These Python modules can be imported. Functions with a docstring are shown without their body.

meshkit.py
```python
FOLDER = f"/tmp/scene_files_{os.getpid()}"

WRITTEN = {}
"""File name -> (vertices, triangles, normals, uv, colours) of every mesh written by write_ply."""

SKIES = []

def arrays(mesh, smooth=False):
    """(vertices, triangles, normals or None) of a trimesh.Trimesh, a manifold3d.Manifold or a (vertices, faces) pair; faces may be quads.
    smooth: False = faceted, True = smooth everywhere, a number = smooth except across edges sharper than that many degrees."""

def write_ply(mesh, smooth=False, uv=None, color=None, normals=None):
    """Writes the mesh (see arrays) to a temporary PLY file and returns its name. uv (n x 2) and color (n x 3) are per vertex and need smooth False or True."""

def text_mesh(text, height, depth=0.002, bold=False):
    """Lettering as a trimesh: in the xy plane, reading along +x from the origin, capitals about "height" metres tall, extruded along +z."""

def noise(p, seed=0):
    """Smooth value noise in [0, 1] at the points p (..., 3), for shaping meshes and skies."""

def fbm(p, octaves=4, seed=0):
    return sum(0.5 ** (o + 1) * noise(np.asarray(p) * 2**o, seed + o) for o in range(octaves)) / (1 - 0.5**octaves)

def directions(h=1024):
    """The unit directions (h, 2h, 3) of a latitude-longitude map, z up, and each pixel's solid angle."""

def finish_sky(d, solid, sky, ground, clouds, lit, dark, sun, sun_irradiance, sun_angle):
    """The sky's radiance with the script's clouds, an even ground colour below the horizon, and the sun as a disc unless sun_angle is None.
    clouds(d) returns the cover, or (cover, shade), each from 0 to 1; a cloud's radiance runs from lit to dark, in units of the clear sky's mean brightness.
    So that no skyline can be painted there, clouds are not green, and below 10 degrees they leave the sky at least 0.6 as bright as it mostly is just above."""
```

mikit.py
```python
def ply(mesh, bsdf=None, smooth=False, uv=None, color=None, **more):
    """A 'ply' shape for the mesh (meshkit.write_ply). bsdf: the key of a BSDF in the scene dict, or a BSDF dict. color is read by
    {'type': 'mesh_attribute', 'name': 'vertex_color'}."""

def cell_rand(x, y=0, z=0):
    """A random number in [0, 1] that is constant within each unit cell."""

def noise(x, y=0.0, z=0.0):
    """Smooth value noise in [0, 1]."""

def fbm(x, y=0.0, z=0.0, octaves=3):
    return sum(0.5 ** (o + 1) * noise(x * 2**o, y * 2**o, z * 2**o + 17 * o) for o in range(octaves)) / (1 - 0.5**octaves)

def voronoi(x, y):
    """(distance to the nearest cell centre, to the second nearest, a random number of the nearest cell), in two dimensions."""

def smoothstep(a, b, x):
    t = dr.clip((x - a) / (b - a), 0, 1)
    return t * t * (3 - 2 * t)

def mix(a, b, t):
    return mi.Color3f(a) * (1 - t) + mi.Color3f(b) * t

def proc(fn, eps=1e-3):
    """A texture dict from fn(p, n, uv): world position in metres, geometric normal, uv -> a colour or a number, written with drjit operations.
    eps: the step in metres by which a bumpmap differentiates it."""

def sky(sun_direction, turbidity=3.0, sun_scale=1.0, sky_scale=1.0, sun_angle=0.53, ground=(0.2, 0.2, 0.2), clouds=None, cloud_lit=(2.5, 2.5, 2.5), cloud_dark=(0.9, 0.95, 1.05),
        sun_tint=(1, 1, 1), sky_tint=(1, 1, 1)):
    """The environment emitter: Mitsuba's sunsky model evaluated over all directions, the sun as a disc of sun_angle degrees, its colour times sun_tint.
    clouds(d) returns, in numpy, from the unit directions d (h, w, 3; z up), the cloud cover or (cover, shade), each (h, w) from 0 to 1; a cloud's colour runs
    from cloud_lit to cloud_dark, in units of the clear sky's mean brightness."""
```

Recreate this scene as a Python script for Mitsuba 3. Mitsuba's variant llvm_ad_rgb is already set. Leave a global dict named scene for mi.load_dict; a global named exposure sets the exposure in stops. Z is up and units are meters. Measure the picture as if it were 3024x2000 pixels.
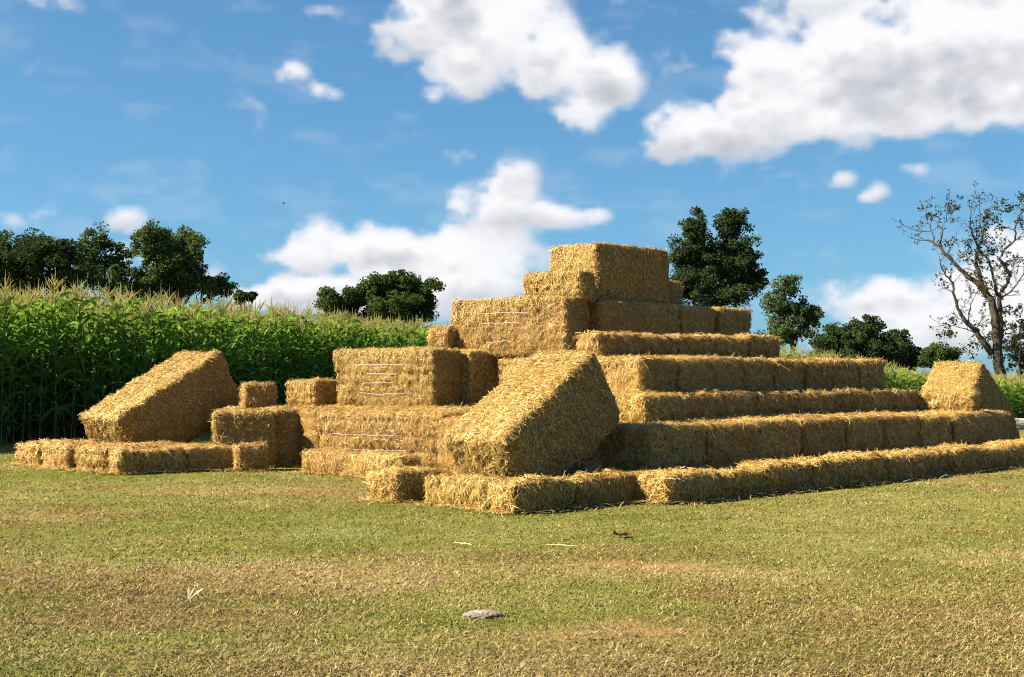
import math
import numpy as np
import trimesh
import mitsuba as mi
import mikit
import meshkit

T = mi.ScalarTransform4f
EYE = 1.6
# ------------------------------------------------------------------ camera, sky, exposure
FOV = 44.45
PITCH = math.radians(1.67)
SUN_EL, SUN_H = math.radians(37.0), np.array([-0.992, -0.125])
SUN = [SUN_H[0] * math.cos(SUN_EL), SUN_H[1] * math.cos(SUN_EL), math.sin(SUN_EL)]
exposure = 1.75
scene = {
    'camera': {'type': 'perspective', 'fov': FOV, 'fov_axis': 'x', 'near_clip': 0.1, 'far_clip': 6000.0,
               'to_world': T().look_at(origin=[0, 0, EYE], target=[0, 10 * math.cos(PITCH), EYE + 10 * math.sin(PITCH)], up=[0, 0, 1])},
}
labels = {}


def sst(a, b, x):
    t = np.clip((np.asarray(x, float) - a) / (b - a), 0, 1)
    return t * t * (3 - 2 * t)


# cumulus banks of this sky: (azimuth, elevation, half width, half height, weight) in degrees
CUMULUS = [
    # large bank high in the middle
    (-3.4, 15.2, 2.8, 2.5, 1.05), (0.0, 14.5, 3.4, 2.6, 1.1), (2.9, 13.5, 2.7, 2.6, 1.1), (4.8, 13.1, 1.9, 1.8, 1.0), (-4.4, 12.7, 1.1, 1.1, 0.65),
    (3.3, 11.5, 1.6, 1.0, 0.85), (-2.6, 13.2, 1.8, 1.4, 0.8), (-0.6, 17.2, 4.6, 2.2, 1.0),
    # the largest bank, high right
    (10.7, 13.7, 2.1, 2.3, 1.1), (13.6, 12.7, 4.0, 2.9, 1.2), (7.8, 10.7, 2.0, 1.7, 1.1), (10.8, 10.9, 2.8, 1.7, 1.1), (17.2, 13.2, 4.6, 2.9, 1.2),
    (21.5, 13.6, 4.6, 3.4, 1.2), (15.8, 11.0, 3.0, 1.6, 1.0), (19.5, 11.2, 3.4, 1.5, 1.0), (23.5, 11.0, 3.4, 1.6, 1.0), (14.0, 16.2, 3.6, 1.7, 1.0), (20.0, 16.4, 4.0, 1.6, 0.9), (27.0, 13.0, 5.0, 3.6, 1.2),
    # middle cumulus above the stack
    (0.2, 8.9, 1.5, 1.3, 0.95), (-0.6, 7.2, 3.0, 1.7, 1.05), (2.6, 7.0, 1.9, 1.0, 0.85), (3.9, 7.2, 1.0, 0.7, 0.6), (-2.3, 9.6, 1.1, 0.8, 0.55),
    (-7.5, 5.7, 3.2, 1.5, 1.1), (-5.0, 5.6, 3.4, 1.6, 1.1), (-9.6, 4.8, 1.5, 1.1, 0.75), (-1.5, 4.8, 4.0, 2.0, 1.0), (-4.5, 3.6, 5.5, 1.5, 1.05),
    (-10.2, 3.5, 2.2, 1.0, 0.95), (-11.8, 3.4, 1.4, 0.9, 0.75), (-8.0, 3.3, 3.0, 1.2, 1.0), (-13.6, 4.8, 1.0, 0.9, 0.6),
    # small ones
    (-9.9, 13.2, 0.95, 0.95, 0.9), (-8.6, 12.5, 1.0, 0.65, 0.85), (15.0, 8.6, 0.75, 0.5, 0.65), (16.2, 7.7, 0.95, 0.65, 0.8), (17.9, 8.9, 0.8, 0.5, 0.7),
    (-20.6, 7.0, 0.9, 0.6, 0.7), (-17.2, 6.7, 1.3, 1.0, 0.85), (-22.0, 6.4, 1.4, 0.6, 0.6), (-16.6, 4.9, 1.5, 1.2, 0.7), (-7.0, 9.0, 0.9, 0.4, 0.3),
    (-21.0, 15.6, 2.6, 0.8, 0.6), (-8.2, 15.8, 1.2, 0.6, 0.45),
    # low bank on the right
    (15.5, 3.2, 2.6, 1.1, 0.9), (18.5, 3.3, 3.0, 1.5, 1.0), (21.0, 4.3, 2.4, 1.9, 1.0), (23.0, 5.0, 2.4, 1.8, 1.1), (26.5, 4.5, 4.0, 2.4, 1.0), (17.5, 1.6, 5.5, 1.4, 0.9), (22.5, 2.4, 4.0, 1.6, 1.0),
]


def clouds(d):
    x, y, z = d[..., 0], d[..., 1], d[..., 2]
    az = np.degrees(np.arctan2(x, y))
    el = np.degrees(np.arcsin(np.clip(z, -1, 1)))
    q = np.stack([az * 0.42, el * 0.62, 0 * az], -1)
    n = meshkit.fbm(q, 6, seed=5) - 0.5
    n2 = meshkit.fbm(q * 2.7 + 31.0, 5, seed=9) - 0.5
    wx, wy = az + 1.3 * n + 0.7 * n2, el + 0.9 * (meshkit.fbm(q + 77.0, 5, seed=3) - 0.5)
    acc = np.zeros_like(az)
    low = np.zeros_like(az)
    wsum = np.full_like(az, 1e-6)
    for a, e, rx, ry, w in CUMULUS:
        dy = (wy - e) / (ry * np.where(wy < e, 0.85, 1.1))
        v = np.maximum(0, 1.0 - ((wx - a) / (rx * 1.1)) ** 2 - dy ** 2) * w
        acc = acc + v
        low += v * np.clip(-(wy - e) / ry, -1, 1)
        wsum += v
    f = acc + 1.15 * n + 0.75 * n2
    # the rest of the sky carries the same fair-weather cumulus
    far = sst(26, 34, np.abs(az)) + sst(19, 25, el)
    far = np.clip(far, 0, 1)
    s = 1.0 / np.maximum(z, 0.06)
    p2 = np.stack([x * s * 1.3, y * s * 1.3, 0 * x], -1)
    g = (meshkit.fbm(p2 + 11.0, 6, seed=21) - 0.62) * 5.0
    body = (1 - far) * (f - 0.28) + far * g
    cover = sst(-0.08, 0.72, body + 0.25 * n2) ** 1.1 * (0.88 + 0.12 * sst(0.3, 1.2, body))
    wisp = sst(0.12, 0.4, meshkit.fbm(q * np.array([1.0, 1.8, 1]) + 50.0, 5, seed=13) - 0.38) * 0.10
    cover = np.maximum(cover, wisp * (1 - far))
    under = np.clip(low / wsum, -1, 1)
    shade = np.clip(0.12 + 0.85 * under * np.clip(wsum, 0, 1) + 0.50 * sst(0.8, 2.2, body) + 0.30 * n2 + 0.9 * n, 0, 1)
    shade = np.where(far > 0.5, np.clip(0.3 + 0.25 * body + n2, 0, 1), shade)
    return cover * sst(-0.5, 1.0, el), shade


scene['sky'] = mikit.sky(SUN, turbidity=2.7, sun_scale=4.2, sun_tint=(1.0, 0.975, 0.90), sky_tint=(0.68, 1.05, 1.26), ground=(0.16, 0.16, 0.08),
                         clouds=clouds, cloud_lit=(3.5, 3.45, 3.5), cloud_dark=(1.42, 1.53, 1.80))

# ------------------------------------------------------------------ helpers
COUNT = {}


def numbered(name):
    n = COUNT.get(name, -1) + 1
    COUNT[name] = n
    return name if n == 0 else f'{name}_{n:03d}'


def tag(key, label=None, category=None, group=None, kind=None):
    d = labels.setdefault(key, {})
    for k, v in (('label', label), ('category', category), ('group', group), ('kind', kind)):
        if v is not None:
            d[k] = v


def px(x, y, z=0.0):
    """where the photograph's sight line through (x, y) meets the height z, used to measure where things stand"""
    Y = (EYE - z) * 3700.0 / (y - 1108.0)
    return np.array([(x - 1512.0) / 3700.0 * Y, Y])


def pxd(x, Y):
    return np.array([(x - 1512.0) / 3700.0 * Y, Y])


def rgb(*c):
    return {'type': 'rgb', 'value': list(c)}


VC = {'type': 'mesh_attribute', 'name': 'vertex_color'}
scene['straw_mat'] = {'type': 'twosided', 'bsdf': {'type': 'principled', 'base_color': VC, 'roughness': 0.5, 'specular': 0.35}}


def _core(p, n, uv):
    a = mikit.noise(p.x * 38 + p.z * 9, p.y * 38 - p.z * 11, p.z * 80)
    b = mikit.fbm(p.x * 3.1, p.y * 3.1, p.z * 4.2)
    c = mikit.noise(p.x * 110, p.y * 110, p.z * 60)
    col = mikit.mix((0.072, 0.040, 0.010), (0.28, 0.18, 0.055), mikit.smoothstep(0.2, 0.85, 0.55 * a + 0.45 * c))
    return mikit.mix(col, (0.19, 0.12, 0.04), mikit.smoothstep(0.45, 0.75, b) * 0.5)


def _corebump(p, n, uv):
    return 0.6 * mikit.noise(p.x * 45, p.y * 45, p.z * 90) + 0.4 * mikit.noise(p.x * 90 + 7, p.y * 90, p.z * 45)


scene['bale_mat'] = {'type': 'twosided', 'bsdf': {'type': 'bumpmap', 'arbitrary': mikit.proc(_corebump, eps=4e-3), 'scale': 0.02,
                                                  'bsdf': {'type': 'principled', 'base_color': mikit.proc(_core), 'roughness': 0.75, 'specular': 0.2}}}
scene['twine_mat'] = {'type': 'twosided', 'bsdf': {'type': 'principled', 'base_color': rgb(0.40, 0.39, 0.50), 'roughness': 0.4, 'specular': 0.5}}

STRAW = np.array([[0.80, 0.61, 0.26], [0.66, 0.46, 0.15], [0.52, 0.33, 0.09], [0.33, 0.185, 0.045], [0.88, 0.74, 0.42], [0.62, 0.46, 0.13]])
STRAW_P = np.array([0.24, 0.30, 0.20, 0.09, 0.09, 0.08])


def ribbons(P, W, rng_color):
    """strips through the points P (n, k, 3) with half-width vectors W (n, k, 3) and a colour per strip (n, 3)"""
    n, k, _ = P.shape
    v = np.stack([P - W, P + W], 2).reshape(n, 2 * k, 3)
    base = (np.arange(n) * 2 * k)[:, None, None]
    f = []
    for i in range(k - 1):
        f += [[2 * i, 2 * i + 1, 2 * i + 3], [2 * i, 2 * i + 3, 2 * i + 2]]
    f = (np.array(f)[None] + base).reshape(-1, 3)
    return v.reshape(-1, 3), f, np.repeat(rng_color, 2 * k, axis=0)


def unit(a):
    return a / (np.linalg.norm(a, axis=-1, keepdims=True) + 1e-12)


def tube(points, radii, sides=6):
    p = np.asarray(points, float)
    r = np.asarray(radii, float)
    t = unit(np.gradient(p, axis=0))
    a = unit(np.cross(t, np.where(np.abs(t[:, 2:]) < 0.9, [[0, 0, 1.0]], [[1.0, 0, 0]])))
    b = np.cross(t, a)
    ang = np.arange(sides) * 2 * np.pi / sides
    v = p[:, None] + r[:, None, None] * (np.cos(ang)[None, :, None] * a[:, None] + np.sin(ang)[None, :, None] * b[:, None])
    i, j = np.meshgrid(np.arange(len(p) - 1), np.arange(sides), indexing='ij')
    q = np.stack([i * sides + j, i * sides + (j + 1) % sides, (i + 1) * sides + (j + 1) % sides, (i + 1) * sides + j], -1).reshape(-1, 4)
    f = np.vstack([q[:, [0, 1, 2]], q[:, [0, 2, 3]]])
    v = v.reshape(-1, 3)
    caps = []
    for c, o, s in ((0, 0, -1), (len(p) - 1, (len(p) - 1) * sides, 1)):
        ci = len(v)
        v = np.vstack([v, p[c]])
        for j in range(sides):
            e = [ci, o + j, o + (j + 1) % sides]
            caps.append(e if s > 0 else e[::-1])
    return v, np.vstack([f, np.array(caps)])


def join(parts):
    vs, fs, o = [], [], 0
    for v, f in parts:
        vs.append(v)
        fs.append(np.asarray(f) + o)
        o += len(v)
    return np.vstack(vs), np.vstack(fs)


# ------------------------------------------------------------------ lawn
rng = np.random.default_rng(7)


def ground_z(x, y):
    d = -2.1 * sst(32, 72, y) * sst(4, 30, x)
    return d + 0.03 * (meshkit.fbm(np.stack([x * 0.3, y * 0.3, 0 * x], -1), 3, 4) - 0.5) * sst(80, 40, y)


SPOTS = [  # x, y, rx, ry, d green, d pale, d soil
    (0.2, 9.1, 0.95, 0.75, 0.75, 0, 0), (0.35, 8.2, 0.5, 0.5, 0.5, 0, 0), (0.1, 13.0, 2.2, 1.0, 0.55, 0, 0), (-1.75, 12.7, 0.45, 0.5, 0.6, 0.3, 0), (-3.4, 13.6, 3.0, 1.2, 0.4, -0.2, 0), (-1.4, 13.9, 1.8, 0.8, 0.3, 0, 0),
    (1.15, 10.6, 0.65, 0.25, -0.4, 0, 1.0), (0.7, 7.85, 0.6, 0.33, -0.5, 0.2, 0.9), (-0.8, 9.65, 1.0, 0.35, -0.5, 0.7, 0.2), (-1.8, 10.4, 1.6, 0.35, -0.4, 0.8, 0),
    (1.9, 10.0, 0.9, 0.5, -0.2, 0.6, 0), (3.9, 11.0, 1.2, 0.5, -0.1, 0.5, 0), (-2.4, 8.4, 1.7, 0.6, -0.3, -0.3, 0.15), (3.0, 14.0, 2.2, 1.2, 0.25, 0.25, 0), (3.4, 8.6, 1.2, 0.8, 0.1, -0.1, 0.1),
    (5.4, 16.0, 2.0, 1.2, 0.1, 0.4, 0), (-4.2, 10.6, 1.2, 0.5, 0.1, 0.5, 0), (-1.6, 7.3, 1.0, 0.3, -0.2, 0.3, 0.1), (2.4, 12.2, 0.5, 0.4, 0.3, 0.35, 0), (-6.5, 16.6, 0.6, 0.5, 0.5, 0, 0),
]


def lawn_fields(x, y):
    p = np.stack([x * 0.36, y * 0.80, 0 * x], -1)
    n1 = meshkit.fbm(p, 4, 11) - 0.5
    n2 = meshkit.fbm(p * 4.2 + 9, 3, 15) - 0.5
    n3 = meshkit.fbm(p * 1.7 + 40, 4, 19) - 0.5
    g = 0.44 + 0.38 * sst(9.0, 12.5, y) + 1.9 * n1 + 1.1 * n2
    pale = 0.34 + 1.8 * n3 + 0.5 * n2
    soil = 0.05 + 0.45 * (n1 * -1 + n3) - 0.1 * sst(9, 13, y)
    for a, b, rx, ry, dg, dp, ds in SPOTS:
        w = np.exp(-((x - a + 0.5 * n3) / rx) ** 2 - ((y - b + 0.5 * n2) / ry) ** 2)
        g = g + dg * w
        pale = pale + dp * w
        soil = soil + ds * w
    return np.clip(g, 0, 1), np.clip(pale, 0, 1), np.clip(soil, 0, 1)


C_GREEN, C_LIME, C_BROWN, C_PALE, C_SOIL = (np.array(c) for c in ((0.070, 0.092, 0.018), (0.125, 0.135, 0.036), (0.112, 0.086, 0.034), (0.235, 0.200, 0.104), (0.205, 0.14, 0.076)))

xs = np.unique(np.concatenate([-np.geomspace(15, 1500, 40), np.arange(-15, 15.01, 0.16), np.geomspace(15, 1500, 40)]))
ys = np.unique(np.concatenate([np.linspace(-60, 5, 14), np.arange(5, 32, 0.15), np.geomspace(32, 1800, 50)]))
gx, gy = np.meshgrid(xs, ys, indexing='ij')
g_, pl_, so_ = lawn_fields(gx.ravel(), gy.ravel())
base = C_BROWN[None] * (1 - g_[:, None]) + (C_GREEN * 0.7 + C_LIME * 0.3)[None] * g_[:, None]
base = base * (1 - 0.35 * pl_[:, None]) + C_PALE[None] * 0.36 * pl_[:, None]
base = base * (1 - so_[:, None]) + C_SOIL[None] * so_[:, None]
base *= (0.75 + 0.5 * meshkit.noise(np.stack([gx.ravel() * 9, gy.ravel() * 9, 0 * gx.ravel()], -1), 3))[:, None]
nx, ny = len(xs), len(ys)
ii, jj = np.meshgrid(np.arange(nx - 1), np.arange(ny - 1), indexing='ij')
quads = np.stack([ii * ny + jj, (ii + 1) * ny + jj, (ii + 1) * ny + jj + 1, ii * ny + jj + 1], -1).reshape(-1, 4)
gv = np.stack([gx.ravel(), gy.ravel(), ground_z(gx.ravel(), gy.ravel())], -1)
scene['ground_mat'] = {'type': 'twosided', 'bsdf': {'type': 'diffuse', 'reflectance': VC}}
scene['lawn'] = mikit.ply((gv, quads), 'ground_mat', smooth=True, color=np.clip(base, 0, 1))
tag('lawn', 'mown lawn with green, straw-dry and bare patches in front of the straw stack', kind='structure')

# grass blades: sampled evenly over the sight wedge so that the near lawn is as dense as it looks
NG = 300000
yy = 1.0 / rng.uniform(1 / 33.0, 1 / 5.9, NG)
xx = rng.uniform(-1, 1, NG) * (0.47 * yy + 1.2)
g_, pl_, so_ = lawn_fields(xx, yy)
keep = rng.uniform(size=NG) > so_ * 0.9
xx, yy, g_, pl_, so_ = xx[keep], yy[keep], g_[keep], pl_[keep], so_[keep]
n = len(xx)
u1, u2, u3 = rng.uniform(size=(3, n))
isg = u1 < g_ * 0.86
ispale = (~isg) & (u2 < 0.30 + 0.60 * pl_)
tilt = np.where(isg, rng.uniform(0.6, 1.5, n), rng.uniform(1.15, 1.54, n))
az = rng.uniform(0, 2 * np.pi, n)
lie = (~isg) & (rng.uniform(size=n) < 0.5)
az = np.where(lie, rng.normal(0.15, 0.6, n) + np.pi * rng.integers(0, 2, n), az)
L = np.where(isg, rng.uniform(0.014, 0.038, n), rng.uniform(0.02, 0.075, n)) * (1 + 0.15 * sst(10, 16, yy))
wid = (0.0010 + 0.00022 * yy) * rng.uniform(0.7, 1.4, n)
dirh = np.stack([np.cos(az), np.sin(az), 0 * az], -1)
t1, t2 = tilt * 0.6, np.minimum(tilt * 1.35, 1.62)
p0 = np.stack([xx, yy, ground_z(xx, yy) - 0.002], -1)
p1 = p0 + (dirh * np.sin(t1)[:, None] + np.array([0, 0, 1.0]) * np.cos(t1)[:, None]) * (L * 0.5)[:, None]
p2 = p1 + (dirh * np.sin(t2)[:, None] + np.array([0, 0, 1.0]) * np.cos(t2)[:, None]) * (L * 0.5)[:, None]
p2[:, 2] = np.maximum(p2[:, 2], p0[:, 2] + 0.006)
side = unit(np.cross(dirh, [0, 0, 1.0]) + rng.normal(0, 0.3, (n, 3)))
col = np.where(isg[:, None], C_GREEN + (C_LIME - C_GREEN) * u3[:, None] * 1.25, np.where(ispale[:, None], C_PALE * (0.82 + 0.3 * u3[:, None]), C_BROWN * (0.75 + 0.6 * u3[:, None])))
teal = isg & (((xx + 1.75) / 0.55) ** 2 + ((yy - 12.7) / 0.6) ** 2 < 1 + rng.normal(0, .3, n))
col = np.where(teal[:, None], np.array([0.16, 0.23, 0.10]) * (0.7 + 0.6 * u3[:, None]), col)
P = np.stack([p0, p1, p2], 1)
W = side[:, None, :] * (wid[:, None] * np.array([1.0, 0.85, 0.25]))[:, :, None]
gv = np.stack([p0 - W[:, 0], p0 + W[:, 0], p1 - W[:, 1], p1 + W[:, 1], p2], 1).reshape(-1, 3)
gf = (np.array([[0, 1, 3], [0, 3, 2], [2, 3, 4]])[None] + (np.arange(n) * 5)[:, None, None]).reshape(-1, 3)
gc = np.repeat(col, 5, axis=0)
scene['grass_mat'] = {'type': 'twosided', 'bsdf': {'type': 'principled', 'base_color': VC, 'roughness': 0.55, 'specular': 0.25}}
scene['grass'] = mikit.ply((gv, gf), 'grass_mat', color=gc)
tag('grass', 'short mown grass, part green and part dry, covering the lawn', 'grass', kind='stuff')

# ------------------------------------------------------------------ straw bales
YAW = 43.4
TOTAL = {'straw': 0}


def axes(yaw):
    a = math.radians(yaw)
    return np.array([math.cos(a), math.sin(a)]), np.array([-math.sin(a), math.cos(a)])


def bale_points(dims, res, la, sa, strings, rs, rnd, flake):
    """skin of a bale: rounded, bulging, with flakes across its length and string furrows"""
    h = np.array(dims) / 2
    vs, fs, o, sides = [], [], 0, []
    for ax in range(3):
        u, v = [(1, 2), (2, 0), (0, 1)][ax]
        nu, nv = max(4, int(dims[u] / res)), max(4, int(dims[v] / res))
        su, sv = np.linspace(-1, 1, nu + 1), np.linspace(-1, 1, nv + 1)
        gu, gv_ = np.meshgrid(su, sv, indexing='ij')
        i, j = np.meshgrid(np.arange(nu), np.arange(nv), indexing='ij')
        q = np.stack([i * (nv + 1) + j, (i + 1) * (nv + 1) + j, (i + 1) * (nv + 1) + j + 1, i * (nv + 1) + j + 1], -1).reshape(-1, 4)
        for s in (-1, 1):
            p = np.zeros((gu.size, 3))
            p[:, ax], p[:, u], p[:, v] = s, gu.ravel(), gv_.ravel()
            vs.append(p * h)
            fs.append((q if s > 0 else q[:, ::-1]) + o)
            sides += [2 * ax + (s > 0)] * len(q)
            o += gu.size
    p, f = np.vstack(vs), np.vstack(fs)
    r = rnd
    core = np.clip(p, -(h - r), h - r)
    nrm = unit(p - core)
    onface = np.abs(np.abs(p) - h) < 1e-6
    q = core + nrm * r
    e = p / h
    out = np.zeros(len(p))
    for ax in range(3):
        u, v = [(1, 2), (2, 0), (0, 1)][ax]
        out += onface[:, ax] * (1 - e[:, u] ** 2) * (1 - e[:, v] ** 2) * 0.025
    k = rs.uniform(0, 100, 3)
    out += (meshkit.fbm(q * 2.6 + k, 3, 1) - 0.5) * (0.14 if rnd > 0.1 else 0.11) + (meshkit.fbm(q * 12 + k, 2, 2) - 0.5) * (0.075 if dims[2] < 0.7 else 0.048)
    side = 1 - np.abs(nrm[:, la])
    fl = meshkit.noise(np.stack([q[:, la] / 0.085 + k[0], 0 * out + k[1], 0.6 * q.sum(1)], -1), 5)
    out += side * (np.minimum(1, np.abs(fl - 0.5) * 4) - 0.6) * flake
    for s in strings:
        out -= (1 - np.abs(nrm[:, sa])) * 0.022 * np.exp(-((q[:, sa] - s) / 0.028) ** 2)
    return q + nrm * out[:, None], f, np.array(sides)


def strands(dims, dens, la, rs, rnd, fringe, skin, shag=1.0):
    """loose straws on the skin of a bale; dens = straws per square metre for the faces -x, +x, -y, +y, -z, +z"""
    h = np.array(dims) / 2
    pv, pf, sides = skin
    tri = np.vstack([pf[:, [0, 1, 2]], pf[:, [0, 2, 3]]])
    sd = np.concatenate([sides, sides])
    a, b, c = pv[tri[:, 0]], pv[tri[:, 1]], pv[tri[:, 2]]
    cr = np.cross(b - a, c - a)
    wgt = np.linalg.norm(cr, axis=1) / 2 * np.asarray(dens)[sd]
    m = int(wgt.sum())
    it = rs.choice(len(tri), m, p=wgt / wgt.sum())
    r1, r2 = np.sqrt(rs.uniform(size=m))[:, None], rs.uniform(size=m)[:, None]
    q = a[it] * (1 - r1) + b[it] * r1 * (1 - r2) + c[it] * r1 * r2
    nrm = unit(unit(cr)[it] + unit(q / h) * 0.25)
    t = rs.normal(size=(m, 3))
    t[sd[it] // 2 != la, la] *= 0.45
    q = q + nrm * (rs.uniform(-0.010, 0.016, m) + (rs.uniform(size=m) < 0.10) * 0.018)[:, None]
    Q, N, TT, nb = [q], [nrm], [t], len(q)
    for (ax1, s1, ax2, s2, cnt) in fringe:
        along = 3 - ax1 - ax2
        m = int(cnt * dims[along])
        if m <= 0:
            continue
        p = np.zeros((m, 3))
        p[:, along] = rs.uniform(-h[along], h[along], m)
        if shag > 1:
            tuft = rs.uniform(-h[along], h[along], max(3, int(dims[along] * 7)))
            p[:, along] = np.where(rs.uniform(size=m) < 0.7, np.clip(tuft[rs.integers(0, len(tuft), m)] + rs.normal(0, 0.05, m), -h[along], h[along]), p[:, along])
        e = rs.uniform(0, 1, m)
        p[:, ax1] = s1 * (h[ax1] - np.maximum(0, e - 0.5) * 0.16)
        p[:, ax2] = s2 * (h[ax2] - np.maximum(0, 0.5 - e) * 0.16)
        t = rs.normal(size=(m, 3)) * 0.8
        t[:, ax2 if ax1 == 2 else ax1] += 0.9 * (s2 if ax1 == 2 else s1)
        core = np.clip(p, -(h - rnd), h - rnd)
        n2 = unit(p - core)
        Q.append(core + n2 * (rnd + rs.uniform(0.0, 0.04, m))[:, None])
        N.append(n2)
        TT.append(t)
    q, nrm, t = np.vstack(Q), np.vstack(N), np.vstack(TT)
    t = t - nrm * (t * nrm).sum(1, keepdims=True)
    m = len(q)
    tilt = np.abs(rs.normal(0, 0.20, m))
    tilt = np.where(rs.uniform(size=m) < 0.05, rs.uniform(0.4, 1.1, m), tilt)
    d = unit(unit(t) + nrm * tilt[:, None])
    return q, d, nrm, nb


BOXES = []


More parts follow.
